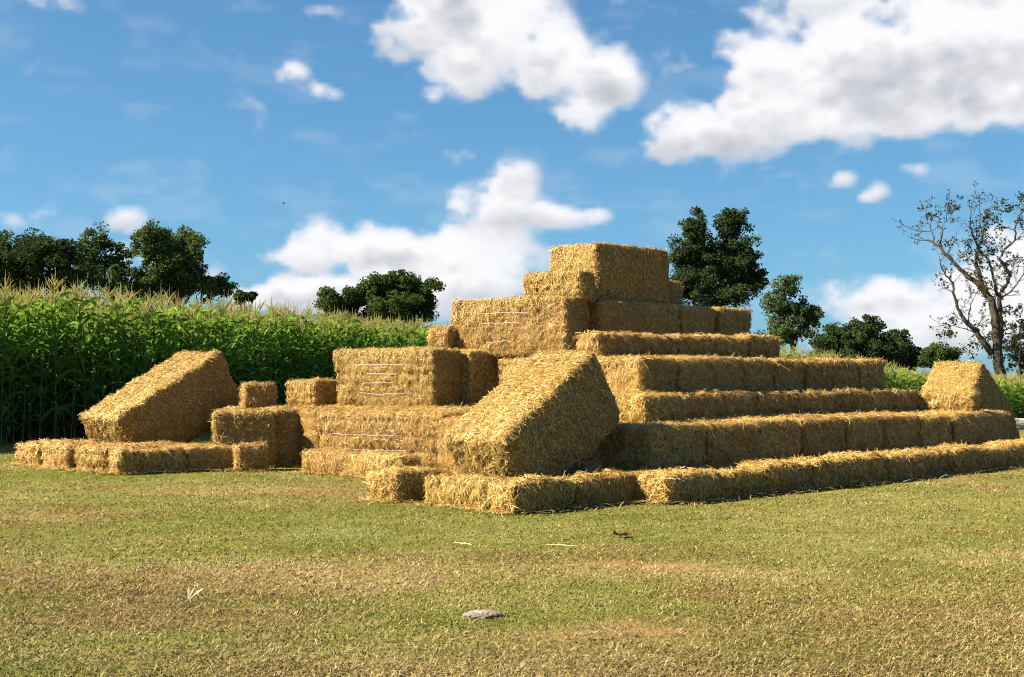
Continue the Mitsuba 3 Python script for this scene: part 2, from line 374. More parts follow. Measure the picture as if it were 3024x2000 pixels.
def bale(name, label, lead, z0, dims, yaw=YAW, la=0, sa=None, tilt=0.0, size='big', dens=None, twine=(), seed=None, group=None, fringe=True, shag=1.0, pale=0.0, shear=0.0, lean=0.0):
    """lead = the bottom corner nearest the camera; dims = (along the right side, along the left side, up); la = the axis of the bale's length"""
    key = numbered(name)
    rs = np.random.default_rng(1000 + len(BOXES) if seed is None else seed)
    tag(key, label, 'straw bale', group or ('large' if name == BB else 'small') + ' straw bales of the stack')
    dims = np.array(dims, float)
    r2, l2 = axes(yaw)
    R = np.eye(3)
    R[:2, 0], R[:2, 1] = r2, l2
    if tilt:
        c, s = math.cos(tilt), math.sin(tilt)
        R = R @ np.array([[c, 0, -s], [0, 1, 0], [s, 0, c]])
    h = dims / 2
    if tilt:  # lead = the top edge's near corner of the low end (tilt > 0) or of the high end (tilt < 0)
        cen = np.array([lead[0], lead[1], z0]) + R @ np.array([h[0], h[1], -h[2]])
    else:
        cen = np.array([lead[0], lead[1], z0]) + R @ h
    if lean:
        c, s = math.cos(lean), math.sin(lean)
        R = R @ np.array([[1, 0, 0], [0, c, -s], [0, s, c]])
    BOXES.append((key, cen, R, dims))
    big = size == 'big'
    rnd = 0.11 if tilt else (0.065 if big else 0.05)
    if sa is None:
        sa = 2 if la != 2 else 1
    ns = 6 if dims[sa] > 1.0 else (4 if big else 2)
    strings = [(i + 0.5) / ns * dims[sa] - dims[sa] / 2 for i in range(ns)]
    p, f, sd = bale_points(dims, 0.06 if big else 0.042, la, sa, strings, rs, rnd, 0.02 if big else 0.06)

    def place(q):
        if shear:
            q = q.copy()
            q[:, 1] += shear * np.maximum(0, q[:, 2] + h[2]) * (q[:, 1] / h[1] * 0.5 + 0.5)
        return q @ R.T + cen

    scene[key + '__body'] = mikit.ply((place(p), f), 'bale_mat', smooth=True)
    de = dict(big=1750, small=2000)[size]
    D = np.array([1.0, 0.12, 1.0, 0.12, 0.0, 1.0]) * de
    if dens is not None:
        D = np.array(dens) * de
    fr = []
    if fringe:
        e = 90 * shag * (0.5 if tilt else 1.0)
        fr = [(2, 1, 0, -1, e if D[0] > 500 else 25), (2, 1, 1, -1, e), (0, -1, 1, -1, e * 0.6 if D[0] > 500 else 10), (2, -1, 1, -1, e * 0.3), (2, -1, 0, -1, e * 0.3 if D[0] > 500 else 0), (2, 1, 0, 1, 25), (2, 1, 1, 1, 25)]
    q, d, nrm, nb = strands(dims, D, la, rs, rnd, fr, (p, f, sd), shag)
    m = len(q)
    TOTAL['straw'] += m
    Ls = rs.uniform(0.04, 0.115, m) * np.where(rs.uniform(size=m) < 0.06, 2.0, 1.0)
    Ls *= 0.82 if tilt else 1.0
    Ls[nb:] *= rs.uniform(1.0, 1.25 if shag <= 1 else 2.1, m - nb)
    w = rs.uniform(0.0022, 0.0042, m)
    q = place(q)
    d, nrm = d @ R.T, nrm @ R.T
    bend = rs.normal(0, 0.16, m) - 0.12
    a = q - d * (Ls * 0.35)[:, None]
    b = q + d * (Ls * 0.15)[:, None]
    c = q + d * (Ls * 0.65)[:, None] + nrm * (bend * Ls * 0.5)[:, None]
    c[:, 2] -= np.abs(rs.normal(0, 0.10, m)) * Ls * (np.abs(nrm[:, 2]) < 0.9) * np.where(np.arange(m) >= nb, 3.5 if shag > 1 else 1.5, 1.0)
    a[:, 2], c[:, 2] = np.maximum(a[:, 2], 0.01), np.maximum(c[:, 2], 0.01)
    wv = unit(np.cross(d, nrm) + rs.normal(0, 0.35, (m, 3)))[:, None, :] * (w[:, None] * np.array([0.9, 1.0, 0.7]))[:, :, None]
    pr = STRAW_P.copy()
    pr[[0, 4]] += pale * np.array([0.2, 0.35])
    pr /= pr.sum()
    col = STRAW[rs.choice(len(STRAW), m, p=pr)] * np.array([0.55, 0.54, 0.48]) * rs.uniform(0.72, 1.18, (m, 1)) * (1 + rs.normal(0, 0.09)) * (1 + rs.normal(0, 0.03, 3))
    col = np.clip(col, 0, 0.92)
    bent = (Ls > 0.112) | (np.arange(m) >= nb)
    v, f, cc = ribbons(np.stack([a, b, c], 1)[bent], wv[bent], col[bent])
    v2, f2, cc2 = ribbons(np.stack([a, c], 1)[~bent], wv[~bent][:, [0, 1]], col[~bent])
    v, f = join([(v, f), (v2, f2)])
    cc = np.vstack([cc, cc2])
    scene[key + '__loose_straw'] = mikit.ply((v, f), 'straw_mat', color=cc)
    tag(key + '__loose_straw', kind='stuff')
    for i, (fr0, fr1, across) in enumerate(twine):  # visible runs of twine on the left (-x) face, or on top of a tilted bale
        s = strings[across]
        t = np.linspace(fr0, fr1, 26)
        pts = np.zeros((26, 3))
        wob = np.cumsum(rs.normal(0, 0.004, 26))
        if tilt:
            pts[:, 0], pts[:, 1], pts[:, 2] = (t - 0.5) * dims[0], s + wob, h[2] + 0.025
        else:
            pts[:, 1], pts[:, 2], pts[:, 0] = (0.5 - t) * dims[1], s + wob, -h[0] - 0.03
            pts[:, 0] -= 0.02 * np.sin(np.pi * t)
        v, f = tube(place(pts), np.full(26, 0.0036), 5)
        nm = key + '__twine' + (f'_{i:03d}' if i else '')
        scene[nm] = mikit.ply((v, f), 'twine_mat', smooth=True)
    return key


R1, L1 = axes(YAW)
rj = np.random.default_rng(42)
SB, BB = 'small_straw_bale', 'large_straw_bale'
MID = (0.04, 0.04, 1.0, 0.06, 0, 1.0)  # a bale inside a row: its left end is covered by its neighbour
ORD = ['first', 'second', 'third', 'fourth', 'fifth', 'sixth', 'seventh', 'eighth', 'ninth', 'tenth', 'eleventh', 'twelfth']


def row(name, lead, z0, lens, width, height, label, size, la, seeds, jit=0.02, first=None, start=1, first_width=None):
    s = 0.0
    for i, b in enumerate(lens):
        o = lead + R1 * s + L1 * rj.normal(0, jit)
        hh = height + rj.normal(0, 0.014 if size == 'big' else 0.018)
        lab = first if (i == 0 and first) else label.format(ORD[i + start - 1])
        bale(name, lab, o, z0, (b - 0.015, first_width if i == 0 and first_width else width, hh), yaw=YAW + rj.normal(0, 1.3 if size == 'small' else 0.8), la=la, size=size, dens=None if i == 0 else MID, seed=seeds + i, shag=2.8 if size == 'big' else 1.5)
        s += b
    return lead + R1 * s


# --- ground course, right-hand side
c0 = px(1517, 1521)
bale(SB, 'small bale at the nearest corner of the stack, one side lit and one side shaded', c0, -0.01, (1.06, 0.43, 0.36), seed=1, la=0)
bale(SB, 'shaded small bale touching the back end of the nearest corner bale', c0 + R1 * 1.07 + L1 * 0.03, -0.01, (1.12, 0.44, 0.36), yaw=YAW - 1, la=0, dens=MID, seed=2)
bale(SB, 'long sunlit small bale left of the nearest corner bale, with upright ridges', c0 + L1 * 0.45 + R1 * 0.02, -0.01, (0.46, 1.2, 0.37), yaw=YAW + 1, la=1, seed=3)
bale(SB, 'small bale end just left of the dark gap in the nearest course', px(1171, 1486), -0.01, (1.0, 0.6, 0.37), yaw=YAW + 3, la=0, seed=4)
s1 = px(1973, 1491)
row(SB, s1, -0.01, [1.08, 0.98, 1.12, 0.92, 1.1, 0.98, 1.05, 1.0, 1.1, 1.05, 1.0], 0.52, 0.37,
    '{} small bale from the left in the ground course of the shaded right side', 'small', 0, 20, first='small bale with a sunlit end starting the long ground course on the right', jit=0.035, first_width=0.68)
# --- first big course, right-hand side
b1 = np.array([1.875, 16.8])
w1 = [1.2, 1.22, 1.15, 1.25, 1.18, 1.2, 1.15, 1.2, 1.1]
row(BB, b1, -0.01, w1, 2.3, 0.91, '{} large bale from the left in the lowest big course of the right side', 'big', 1, 40,
    first='large bale behind the front ramp with a golden fringe over its shaded end')
for k in range(2):
    bale(BB, ['large bale in the ramp\'s shadow at the foot of the right flank', 'large bale in the shade behind the foot of the front ramp'][k], b1 + L1 * 2.33 + R1 * (0.03 + 1.22 * k), -0.01, (1.2, 2.2, 0.92), la=1, dens=(0.5, 0.05, 0.1, 0.05, 0, 0.8), seed=60 + k)
# --- small course on it
bale(SB, 'small bale half in the front ramp\'s shadow, on the lowest big course', px(1904, 1256, 0.9), 0.89, (0.95, 1.0, 0.42), yaw=YAW + 2, la=1, seed=70)
s2 = np.array([2.49, 18.9])
row(SB, s2, 0.89, [1.0, 1.1, 1.15, 1.05, 1.0, 1.05, 0.95], 0.5, 0.41, '{} small bale from the left in the second small course of the right side', 'small', 0, 80,
    first='pale sunlit small bale end right of the front ramp on the second step')
sy = b1 + R1 * 9.33 + L1 * 0.10
bale(SB, 'sunlit small bale lying crosswise below the ramp at the right end', sy, 0.89, (0.46, 1.10, 0.38), yaw=YAW + 14, la=1, seed=95)
# --- second big course
b2 = np.array([1.95, 19.07])
row(BB, b2, 0.9, [0.9, 0.88, 0.92, 0.86, 0.9, 0.88, 0.9, 0.9], 2.3, 0.96, '{} large bale from the left in the middle big course of the right side', 'big', 1, 100,
    first='large bale at the left corner of the middle big course, with a sunlit side')
bale(BB, 'large bale right of the dark opening, its sunlit end above the front ramp', b2 + L1 * 2.32, 0.9, (2.2, 0.8, 0.97), yaw=YAW + 1, la=0, seed=112, dens=(1.2, 0.1, 0.1, 0.6, 0, 0.5))
# --- small course on it
row(SB, np.array([1.38, 20.0]), 1.86, [1.0, 1.05, 1.0, 1.02, 0.95], 0.52, 0.42, '{} small bale from the left in the third small course, under the top big course', 'small', 0, 120,
    first='golden sunlit small bale end starting the third small course', jit=0.012)
# --- top big course
b3 = np.array([0.99, 22.5])
bale(BB, 'wide sunlit bale on edge over the dark opening, left end of the top big course', b3, 1.94, (0.9, 2.55, 1.08), yaw=58, la=1, sa=2, seed=140, twine=((0.30, 0.62, 3), (0.25, 0.7, 4), (0.33, 0.55, 1)), pale=0.3)
row(BB, b3 + R1 * 0.93, 1.94, [1.25, 1.12, 1.15, 1.1], 2.2, 1.03, '{} large shaded bale right of the wide sunlit one in the top big course', 'big', 1, 150, jit=0.03)
# --- summit
bale(BB, 'largest summit bale, highest of the whole stack', px(1762, 706, 4.08) * 0 + pxd(1762, 23.4), 2.97, (2.15, 1.25, 1.12), la=0, sa=1, seed=160)
bale(SB, 'sunlit ridged small bale in front of the summit bale', pxd(1714, 22.75), 2.98, (0.5, 1.36, 0.52), yaw=50, la=1, seed=161)
bale(SB, 'small bale peeping out behind the right end of the summit bale', pxd(1976, 25.5), 2.96, (0.5, 1.0, 0.55), yaw=48, la=1, seed=162)
# --- left flank: low platform
kb = px(789, 1390) + R1 * 0.1
kl = ['large dark-shaded bale beside the left ramp, its brown side facing the gap', 'large bale supporting the low small bale right of the left ramp', 'large platform bale under the middle small bale', 'large platform bale left of the tall sunlit bale\'s foot', 'large platform bale under the tall sunlit bale']
k0 = pxd(632, 21.5)
rk, lk = axes(24)
bale(BB, kl[0], k0 + rk * 1.05, -0.01, (0.72, 1.5, 1.0), yaw=24, la=1, seed=170)
bale(BB, 'large bale in deep shade just under the right end of the left ramp', k0 + lk * 0.06, -0.01, (1.05, 1.4, 0.97), yaw=8, la=1, seed=177)
for k in range(1, 5):
    bale(BB, kl[k], kb + R1 * 0.92 * k + L1 * rj.normal(0, 0.02), -0.01, (0.91, 2.2 + 0.15 * (k > 1), 1.0), la=1, seed=170 + k, dens=(0.1, 0.1, 1, 0.1, 0, 1))
bale(BB, 'large platform bale behind the shaded one, under the small bale by the ramp', k0 + axes(8)[1] * 1.5, -0.01, (1.5, 1.3, 1.0), yaw=8, la=0, seed=178, dens=(0.1, 0.1, 1, 0.1, 0, 1))
n1 = np.array([-1.12, 20.07])
bale(BB, 'wide sunlit bale with two pale strings behind the low front bales', n1, -0.01, (0.9, 2.5, 0.98), yaw=61, la=1, sa=2, seed=180, twine=((0.12, 0.68, 2), (0.16, 0.74, 1)), pale=0.35)
ra, la_ = axes(61)
bale(BB, 'large bale behind the wide string-tied one, under the tall sunlit bale', n1 + ra * 0.92 + la_ * 0.1, -0.01, (0.9, 2.3, 1.02), yaw=61, la=1, seed=181)
bale(BB, 'large bale on the floor of the dark opening', n1 + ra * 1.84 - la_ * 0.5, -0.01, (1.2, 2.3, 1.02), yaw=61, la=1, seed=182)
m0 = px(884, 1395)
rm, lm = axes(46)
bale(SB, 'small sunlit ground bale left of the low front pair, with upright ridges', m0 - lm * 1.3, -0.01, (0.46, 1.28, 0.38), yaw=46, la=1, seed=190)
bale(SB, 'small sunlit ground bale between the string-tied bale and the front ramp', m0 - lm * 2.6 - rm * 0.04, -0.01, (0.46, 1.28, 0.38), yaw=46, la=1, seed=191)
# --- tall bale B and what stands near it
bb = pxd(1281, 22.25)
bale(BB, 'tall sunlit bale on edge with four pale strings, left of the dark opening', bb, 1.0, (0.9, 2.2, 1.06), yaw=58, la=1, sa=2, seed=200, shear=0.12, pale=0.35,
     twine=((0.22, 0.72, 4), (0.35, 0.66, 3), (0.3, 0.62, 2), (0.25, 0.8, 1)))
rb, lb = axes(58)
bale(BB, 'large bale in deep shade at the back of the dark opening', bb + rb * 0.92 - lb * 0.2, 1.0, (0.95, 2.2, 1.04), yaw=58, la=1, seed=201)
bale(BB, 'large bale in deep shade closing the dark opening on the right', pxd(1500, 25.2), 1.0, (0.95, 2.4, 1.04), yaw=60, la=1, seed=206)
bale(SB, 'small golden bale on the tall sunlit bale, left of the wide top one', pxd(1322, 23.6), 2.05, (0.95, 0.5, 0.44), yaw=58, la=0, seed=202)
bale(SB, 'small bale alone on the platform left of the tall sunlit bale', pxd(933, 23.8), 0.99, (0.62, 0.9, 0.5), yaw=50, la=1, seed=203)
bale(SB, 'small bale on the platform just right of the left ramp\'s top', pxd(722, 22.9), 0.96, (0.60, 0.55, 0.48), yaw=20, la=0, seed=204)
# --- left ground course
lc = px(355, 1402)
rl, ll = axes(49)
for k in range(7):
    lab = ['small corner bale of the left ground course, end sunlit and side shaded'][0] if k == 0 else '{} small bale end left of the corner in the left ground course'.format(ORD[k - 1])
    bale(SB, lab, lc + ll * (0.495 * k) + rl * rj.normal(0, 0.025), -0.01, (1.16 if k == 0 else 1.1, 0.5, 0.40 - 0.02 * (k == 6)), yaw=(36 if k == 0 else 47) + rj.normal(0, 2), la=0, size='small', seed=210 + k, pale=0.1)
rq, lq = axes(27)
bale(SB, 'shaded small bale right of the left corner bale, below the left ramp', lc + axes(36)[0] * 1.12 + np.array([0.0, 0.02]), -0.01, (0.80, 0.46, 0.40), yaw=27, la=0, dens=MID, seed=220)
bale(SB, 'small shaded bale end against the big dark bale beside the left ramp', px(700, 1392), -0.01, (0.55, 0.42, 0.43), yaw=24, la=0, seed=221)
for k in range(4):
    bale(SB, '{} small bale of the inner row under the left ramp\'s foot'.format(ORD[k]), lc + ll * (0.5 * k + 0.1) + rl * 1.13, -0.01, (1.0, 0.49, 0.37), yaw=47, la=0, seed=225 + k, dens=(0.1, 0, .3, 0, 0, 1))
# --- ramps: tilted big bales
a = math.radians(32.5)
bale(BB, 'tilted bale forming the front ramp, broad sunlit slope and shaded side', np.array([-0.12, 15.3]), 0.81, (2.12, 1.15, 1.12), yaw=46, tilt=a, la=0, sa=1, seed=240, twine=(), dens=(1, .1, 1, .3, 0, 1.25), pale=0.25)
bale(BB, 'tilted bale forming the left ramp in front of the corn', pxd(348, 22.2), 0.86, (2.58, 1.35, 1.22), yaw=50, tilt=math.radians(28.5), la=0, sa=1, seed=241, dens=(1, .1, 1, .3, 0, 1.25))
az_ = math.radians(-38)
b5 = b1 + R1 * 11.0 + L1 * 0.72
bale(BB, 'tilted bale of the far ramp at the right end of the stack', b5, 1.91, (2.0, 1.12, 0.87), tilt=az_, la=0, sa=1, seed=242)
bale(SB, 'small sunlit bale on the ground beyond the right end of the stack', pxd(2978, 26.2), -0.01, (0.5, 1.0, 0.5), yaw=YAW, la=1, seed=243)
_r, _l = axes(46)
bale(SB, 'small bale tucked in the shade under the high end of the front ramp', np.array([-0.12, 15.3]) + _r * 1.62 + _l * 0.12, -0.01, (0.46, 1.0, 0.46), yaw=46, la=1, seed=244)
# straw fallen at the foot of the bales
rs = np.random.default_rng(5)
Q = []
for key, cen, R, dims in BOXES:
    if cen[2] - dims[2] / 2 > 0.1:
        continue
    m = int(85 * (dims[0] + dims[1]))
    t = rs.uniform(-0.5, 0.5, (m, 2)) * dims[:2]
    e = rs.integers(0, 2, m)
    off = np.abs(rs.normal(0, 0.12, m)) + rs.exponential(0.12, m) * (rs.uniform(size=m) < 0.25) + 0.02
    t[:, 0] = np.where(e == 0, -dims[0] / 2 - off, t[:, 0])
    t[:, 1] = np.where(e == 1, -dims[1] / 2 - off, t[:, 1])
    Q.append(cen[:2] + t @ R[:2, :2].T)
Q = np.vstack(Q)
m = len(Q)
a_ = rs.uniform(0, 2 * np.pi, m)
d = np.stack([np.cos(a_), np.sin(a_), rs.normal(0, 0.12, m)], -1)
Ls = rs.uniform(0.06, 0.22, m)
q = np.column_stack([Q, ground_z(Q[:, 0], Q[:, 1]) + rs.uniform(0.015, 0.05, m)])
P = np.stack([q - d * Ls[:, None] / 2, q + [0, 0, 0.006], q + d * Ls[:, None] / 2], 1)
P[:, :, 2] = np.maximum(P[:, :, 2], 0.008)
W = unit(np.cross(d, [0, 0, 1.0]))[:, None, :] * np.full((m, 3, 1), 0.0035)
v, f, cc = ribbons(P, W, STRAW[rs.choice(6, m, p=STRAW_P)] * rs.uniform(0.45, 0.7, (m, 1)))
scene['fallen_straw'] = mikit.ply((v, f), 'straw_mat', color=cc)
tag('fallen_straw', 'loose straw fallen on the grass along the foot of the bales', 'straw', kind='stuff')

# ------------------------------------------------------------------ corn field
scene['corn_leaf_mat'] = {'type': 'principledthin', 'base_color': VC, 'roughness': 0.30, 'diff_trans': 1.0, 'spec_tint': 0.0, 'eta': 1.5}
scene['corn_stalk_mat'] = {'type': 'twosided', 'bsdf': {'type': 'principled', 'base_color': rgb(0.06, 0.09, 0.025), 'roughness': 0.5}}
scene['tassel_mat'] = {'type': 'principledthin', 'base_color': rgb(0.33, 0.325, 0.13), 'roughness': 0.7, 'diff_trans': 0.9}
NV = 9
for vi in range(NV):
    rs = np.random.default_rng(300 + vi)
    H = rs.uniform(3.1, 3.4)
    bend = rs.normal(0, 0.05, 2)
    zz = np.linspace(0, H, 7)
    sp = np.stack([bend[0] * (zz / H) ** 2, bend[1] * (zz / H) ** 2, zz], -1)
    st = tube(sp, np.linspace(0.019, 0.008, 7), 5)
    plane = rs.uniform(0, np.pi)
    P, W, C = [], [], []
    nl = 17
    for i in range(nl):
        zb = 0.22 + (H - 0.48) * (i / (nl - 1)) + rs.normal(0, 0.04)
        azl = plane + np.pi * (i % 2) + rs.normal(0, 0.45)
        Ln = rs.uniform(0.62, 0.9) * (0.75 + 0.5 * math.sin(np.pi * (0.15 + 0.75 * i / nl)))
        up = rs.uniform(0.75, 1.15) + 0.25 * (i > nl - 5)
        droop = rs.uniform(1.7, 3.0)
        k = 7
        s = np.linspace(0, 1, k)
        ang = up - droop * s ** 1.5
        dl = Ln / (k - 1)
        hx = np.concatenate([[0], np.cumsum(np.cos(ang[:-1]) * dl)])
        hz = np.concatenate([[0], np.cumsum(np.sin(ang[:-1]) * dl)])
        tw = rs.normal(0, 0.15) * s ** 2
        dx, dy = math.cos(azl), math.sin(azl)
        o = np.array([np.interp(zb, zz, sp[:, 0]), np.interp(zb, zz, sp[:, 1])])
        P.append(np.stack([o[0] + dx * hx - dy * tw, o[1] + dy * hx + dx * tw, zb + hz], -1))
        wd = 0.052 * np.array([0.55, 0.95, 1.0, 0.92, 0.75, 0.45, 0.04])
        roll = rs.normal(0, 0.5) + rs.normal(0, 0.8) * s
        nrmv = np.stack([-np.sin(ang) * dx, -np.sin(ang) * dy, np.cos(ang)], -1)
        sv = np.array([-dy, dx, 0])[None] * np.cos(roll)[:, None] + nrmv * np.sin(roll)[:, None]
        W.append(sv * wd[:, None])
        dry = i < 1
        c = np.array([0.12, 0.10, 0.04]) if dry else np.array([0.072, 0.180, 0.038]) * rs.uniform(0.65, 1.35) + np.array([0.085, 0.10, 0.005]) * (i / nl) ** 2
        C.append(c)
    lv, lf, lc_ = ribbons(np.array(P), np.array(W), np.array(C))
    TP = []
    for i in range(10):
        k = 4
        s = np.linspace(0, 1, k)
        zb = H - 0.02 + 0.016 * i
        azl = rs.uniform(0, 2 * np.pi)
        Ln = rs.uniform(0.26, 0.40)
        ang = (rs.uniform(0.75, 1.25) - rs.uniform(0.0, 0.5) * s) if i else np.full(k, 1.55)
        if not i:
            Ln = 0.56
        hx = np.concatenate([[0], np.cumsum(np.cos(ang[:-1]))]) * Ln / (k - 1)
        hz = np.concatenate([[0], np.cumsum(np.sin(ang[:-1]))]) * Ln / (k - 1)
        TP.append(np.stack([bend[0] + math.cos(azl) * hx, bend[1] + math.sin(azl) * hx, zb + hz], -1))
    TP = np.array(TP)
    dd = unit(TP[:, -1] - TP[:, 0])
    sv = unit(np.cross(dd, rs.normal(size=dd.shape)))
    TW = sv[:, None, :] * np.array([0.004, 0.009, 0.008, 0.002])[None, :, None]
    tv, tf, _ = ribbons(TP, TW, np.zeros((len(TP), 3)))
    v2, f2, _ = ribbons(TP, np.cross(dd, sv)[:, None, :] * np.array([0.004, 0.009, 0.008, 0.002])[None, :, None], np.zeros((len(TP), 3)))
    tv, tf = join([(tv, tf), (v2, f2)])
    scene[f'corn_shape_{vi}'] = {'type': 'shapegroup', 'stalk': mikit.ply(st, 'corn_stalk_mat', smooth=True), 'leaves': mikit.ply((lv, lf), 'corn_leaf_mat', smooth=True, color=lc_),
                                 'tassel': mikit.ply((tv, tf), 'tassel_mat')}
edge = np.array([[-19, 18.5], [-12.1, 28.6], [-10.0, 32.0], [-8.0, 38.5], [-5.6, 43.5], [-2.5, 50], [5, 57], [14, 63], [22, 69], [31, 74], [48, 82]], float)
seg = np.linalg.norm(np.diff(edge, axis=0), axis=1)
cum = np.concatenate([[0], np.cumsum(seg)])
rs = np.random.default_rng(77)
plants = []
for rw in range(10):
    s = rs.uniform(0, 0.2)
    while s < cum[-1]:
        x, y = np.interp(s, cum, edge[:, 0]), np.interp(s, cum, edge[:, 1])
        x2, y2 = np.interp(s + 0.5, cum, edge[:, 0]), np.interp(s + 0.5, cum, edge[:, 1])
        t = unit(np.array([x2 - x + 1e-9, y2 - y + 1e-9]))
        nn = np.array([-t[1], t[0]])
        o = np.array([x, y]) + nn * (0.72 * rw + rs.normal(0, 0.07))
        if abs(o[0]) < 0.47 * o[1] + 3:
            plants.append((o[0], o[1], rw))
        s += rs.uniform(0.15, 0.24) * (1 if y < 48 else 1.5)
plants.sort(key=lambda q: q[2] * 3.0 + q[1] + (50 if abs(q[0]) > 0.42 * q[1] else 0))
for i, (x, y, rw) in enumerate(plants):
    single = i < 300
    key = numbered('corn_plant') if single else numbered('corn_field')
    if not single and key == 'corn_field':
        key = numbered('corn_field')
    hs = rs.uniform(0.90, 1.10) * (1.0 if y < 45 else 0.96)
    m = T().translate([float(x), float(y), float(ground_z(np.array([x]), np.array([y]))[0] - 0.03)]).rotate([0, 0, 1], float(rs.uniform(0, 360))).rotate([1, 0, 0], float(rs.normal(0, 2.5))).scale([float(hs * 1.05), float(hs * 1.05), float(hs)])
    if single:
        nm = key
        tag(key, 'tall green corn plant with a pale tassel in the front rows of the field', 'corn plant', 'corn plants in the front rows of the field')
    else:
        nm = key.replace('corn_field_', 'corn_field__')
    scene[nm] = {'type': 'instance', 'group': {'type': 'ref', 'id': f'corn_shape_{rs.integers(NV)}'}, 'to_world': m}
tag('corn_field', 'corn field of tall green plants with pale tassels behind the stack', 'corn field', kind='stuff')

# ------------------------------------------------------------------ trees
scene['bark_mat'] = {'type': 'twosided', 'bsdf': {'type': 'principled', 'base_color': mikit.proc(lambda p, n, uv: mikit.mix((0.022, 0.018, 0.015), (0.065, 0.055, 0.048), mikit.fbm(p.x * 6, p.y * 6, p.z * 1.5))), 'roughness': 0.9}}
LEAF = {'dark': (0.044, 0.074, 0.024), 'mid': (0.062, 0.100, 0.032), 'light': (0.072, 0.110, 0.052), 'deep': (0.036, 0.060, 0.026), 'dull': (0.036, 0.045, 0.028)}
scene['leaf_mat'] = {'type': 'principledthin', 'base_color': VC, 'roughness': 0.5, 'diff_trans': 0.7, 'eta': 1.4}


def leaves(centres, radii, per, size, tone, rs, flat=0.75):
    cs, rr = np.asarray(centres), np.asarray(radii)
    idx = np.repeat(np.arange(len(cs)), per)
    m = len(idx)
    o = unit(rs.normal(size=(m, 3))) * (rs.uniform(0, 1, (m, 1)) ** 0.45)
    o[:, 2] *= flat
    p = cs[idx] + o * rr[idx][:, None]
    d = unit(rs.normal(size=(m, 3)) + [0, 0, -0.2])
    s = unit(np.cross(d, rs.normal(size=(m, 3))))
    ln = size * rs.uniform(0.6, 1.3, m)[:, None]
    wd = ln * 0.34
    v = np.stack([p - d * ln * 0.5, p + s * wd, p + d * ln * 0.5, p - s * wd], 1).reshape(-1, 3)
    b = np.arange(m)[:, None] * 4
    f = np.vstack([b + [0, 1, 2], b + [0, 2, 3]])
    col = np.array(tone)[None] * rs.uniform(0.65, 1.45, (m, 1)) * (1 + rs.normal(0, 0.08, (m, 3)))
    col = col * rs.uniform(0.8, 1.25, (len(cs), 1))[idx]
    return v, f, np.repeat(np.clip(col, 0, 1), 4, axis=0)


def curve(a, b, rs, wob, k=6):
    t = np.linspace(0, 1, k)[:, None]
    p = a + (b - a) * t
    ln = np.linalg.norm(b - a)
    return p + rs.normal(0, wob * ln, (k, 3)) * np.sin(np.pi * t)


def tree(name, label, cat, Y, blobs, trunk_x, tone, seed, n_clump=110, per=75, size=0.30, clump=(0.4, 0.8), z_first=0.3, limbs=9, shell=0.55, group=None):
    """blobs: (x, y, rx, ry) of crown lobes as measured in the photograph (2371-wide picture), turned into metres at the distance Y"""
    key = numbered(name)
    tag(key, label, cat, group)
    rs = np.random.default_rng(seed)
    m = Y / 2900.0
    B = []
    for (x, y, rx, ry) in blobs:
        B.append(((x - 1185.5) * m, (869.0 - y) * m + EYE, rx * m, ry * m))
    B = np.array(B)
    vol = B[:, 2] * B[:, 3] * np.minimum(B[:, 2], B[:, 3]) ** 0.3
    cnt = np.maximum(6, (vol / vol.sum() * n_clump * 1.5)).astype(int)
    cs, rr, owner = [], [], []
    for bi, ((x, z, rx, rz), c) in enumerate(zip(B, cnt)):
        o = unit(rs.normal(size=(c, 3))) * (rs.uniform(0, 1, (c, 1)) ** shell)
        o *= 1 + 0.13 * rs.normal(size=(c, 1))
        cs.append(np.stack([x + o[:, 0] * rx * 0.9, Y + o[:, 1] * rx * 0.86 + rs.normal(0, 0.5), z + o[:, 2] * rz * 0.88], -1))
        rr.append(rs.uniform(clump[0] * 0.75, clump[1] * 0.85, c) * (0.6 + 0.4 * min(1.0, rx / 2.0)))
        owner += [bi] * c
    cs, rr = np.vstack(cs), np.concatenate(rr)
    tx = (trunk_x - 1185.5) * m
    gz = float(ground_z(np.array([tx]), np.array([Y]))[0])
    top = np.average(B[:, 1], weights=vol)
    tops = np.array([tx + rs.normal(0, 0.2), Y, top])
    t0 = np.array([tx, Y, gz - 0.1])
    height = B[:, 1].max() - gz
    r0 = 0.028 * height
    parts = [tube(curve(t0, tops, rs, 0.012, 7), np.linspace(r0, r0 * 0.45, 7), 8)]
    for bi in range(len(B)):
        c = np.array([B[bi, 0], Y + rs.normal(0, 0.4), B[bi, 1]])
        a0 = t0 + (tops - t0) * rs.uniform(0.45, 0.8)
        parts.append(tube(curve(a0, c, rs, 0.05, 6), np.linspace(r0 * 0.42, r0 * 0.14, 6), 6))
        own = [j for j in range(len(cs)) if owner[j] == bi]
        for j in rs.permutation(own)[:limbs]:
            b0 = a0 + (c - a0) * rs.uniform(0.4, 1.0)
            parts.append(tube(curve(b0, cs[j], rs, 0.07, 5), np.linspace(r0 * 0.16, 0.012, 5), 5))
    scene[key + '__trunk'] = mikit.ply(join(parts), 'bark_mat', smooth=True)
    v, f, c = leaves(cs, rr, int(per * 1.75), size * 0.54, LEAF[tone], rs)
    scene[key + '__crown'] = mikit.ply((v, f), 'leaf_mat', color=c)
    return key


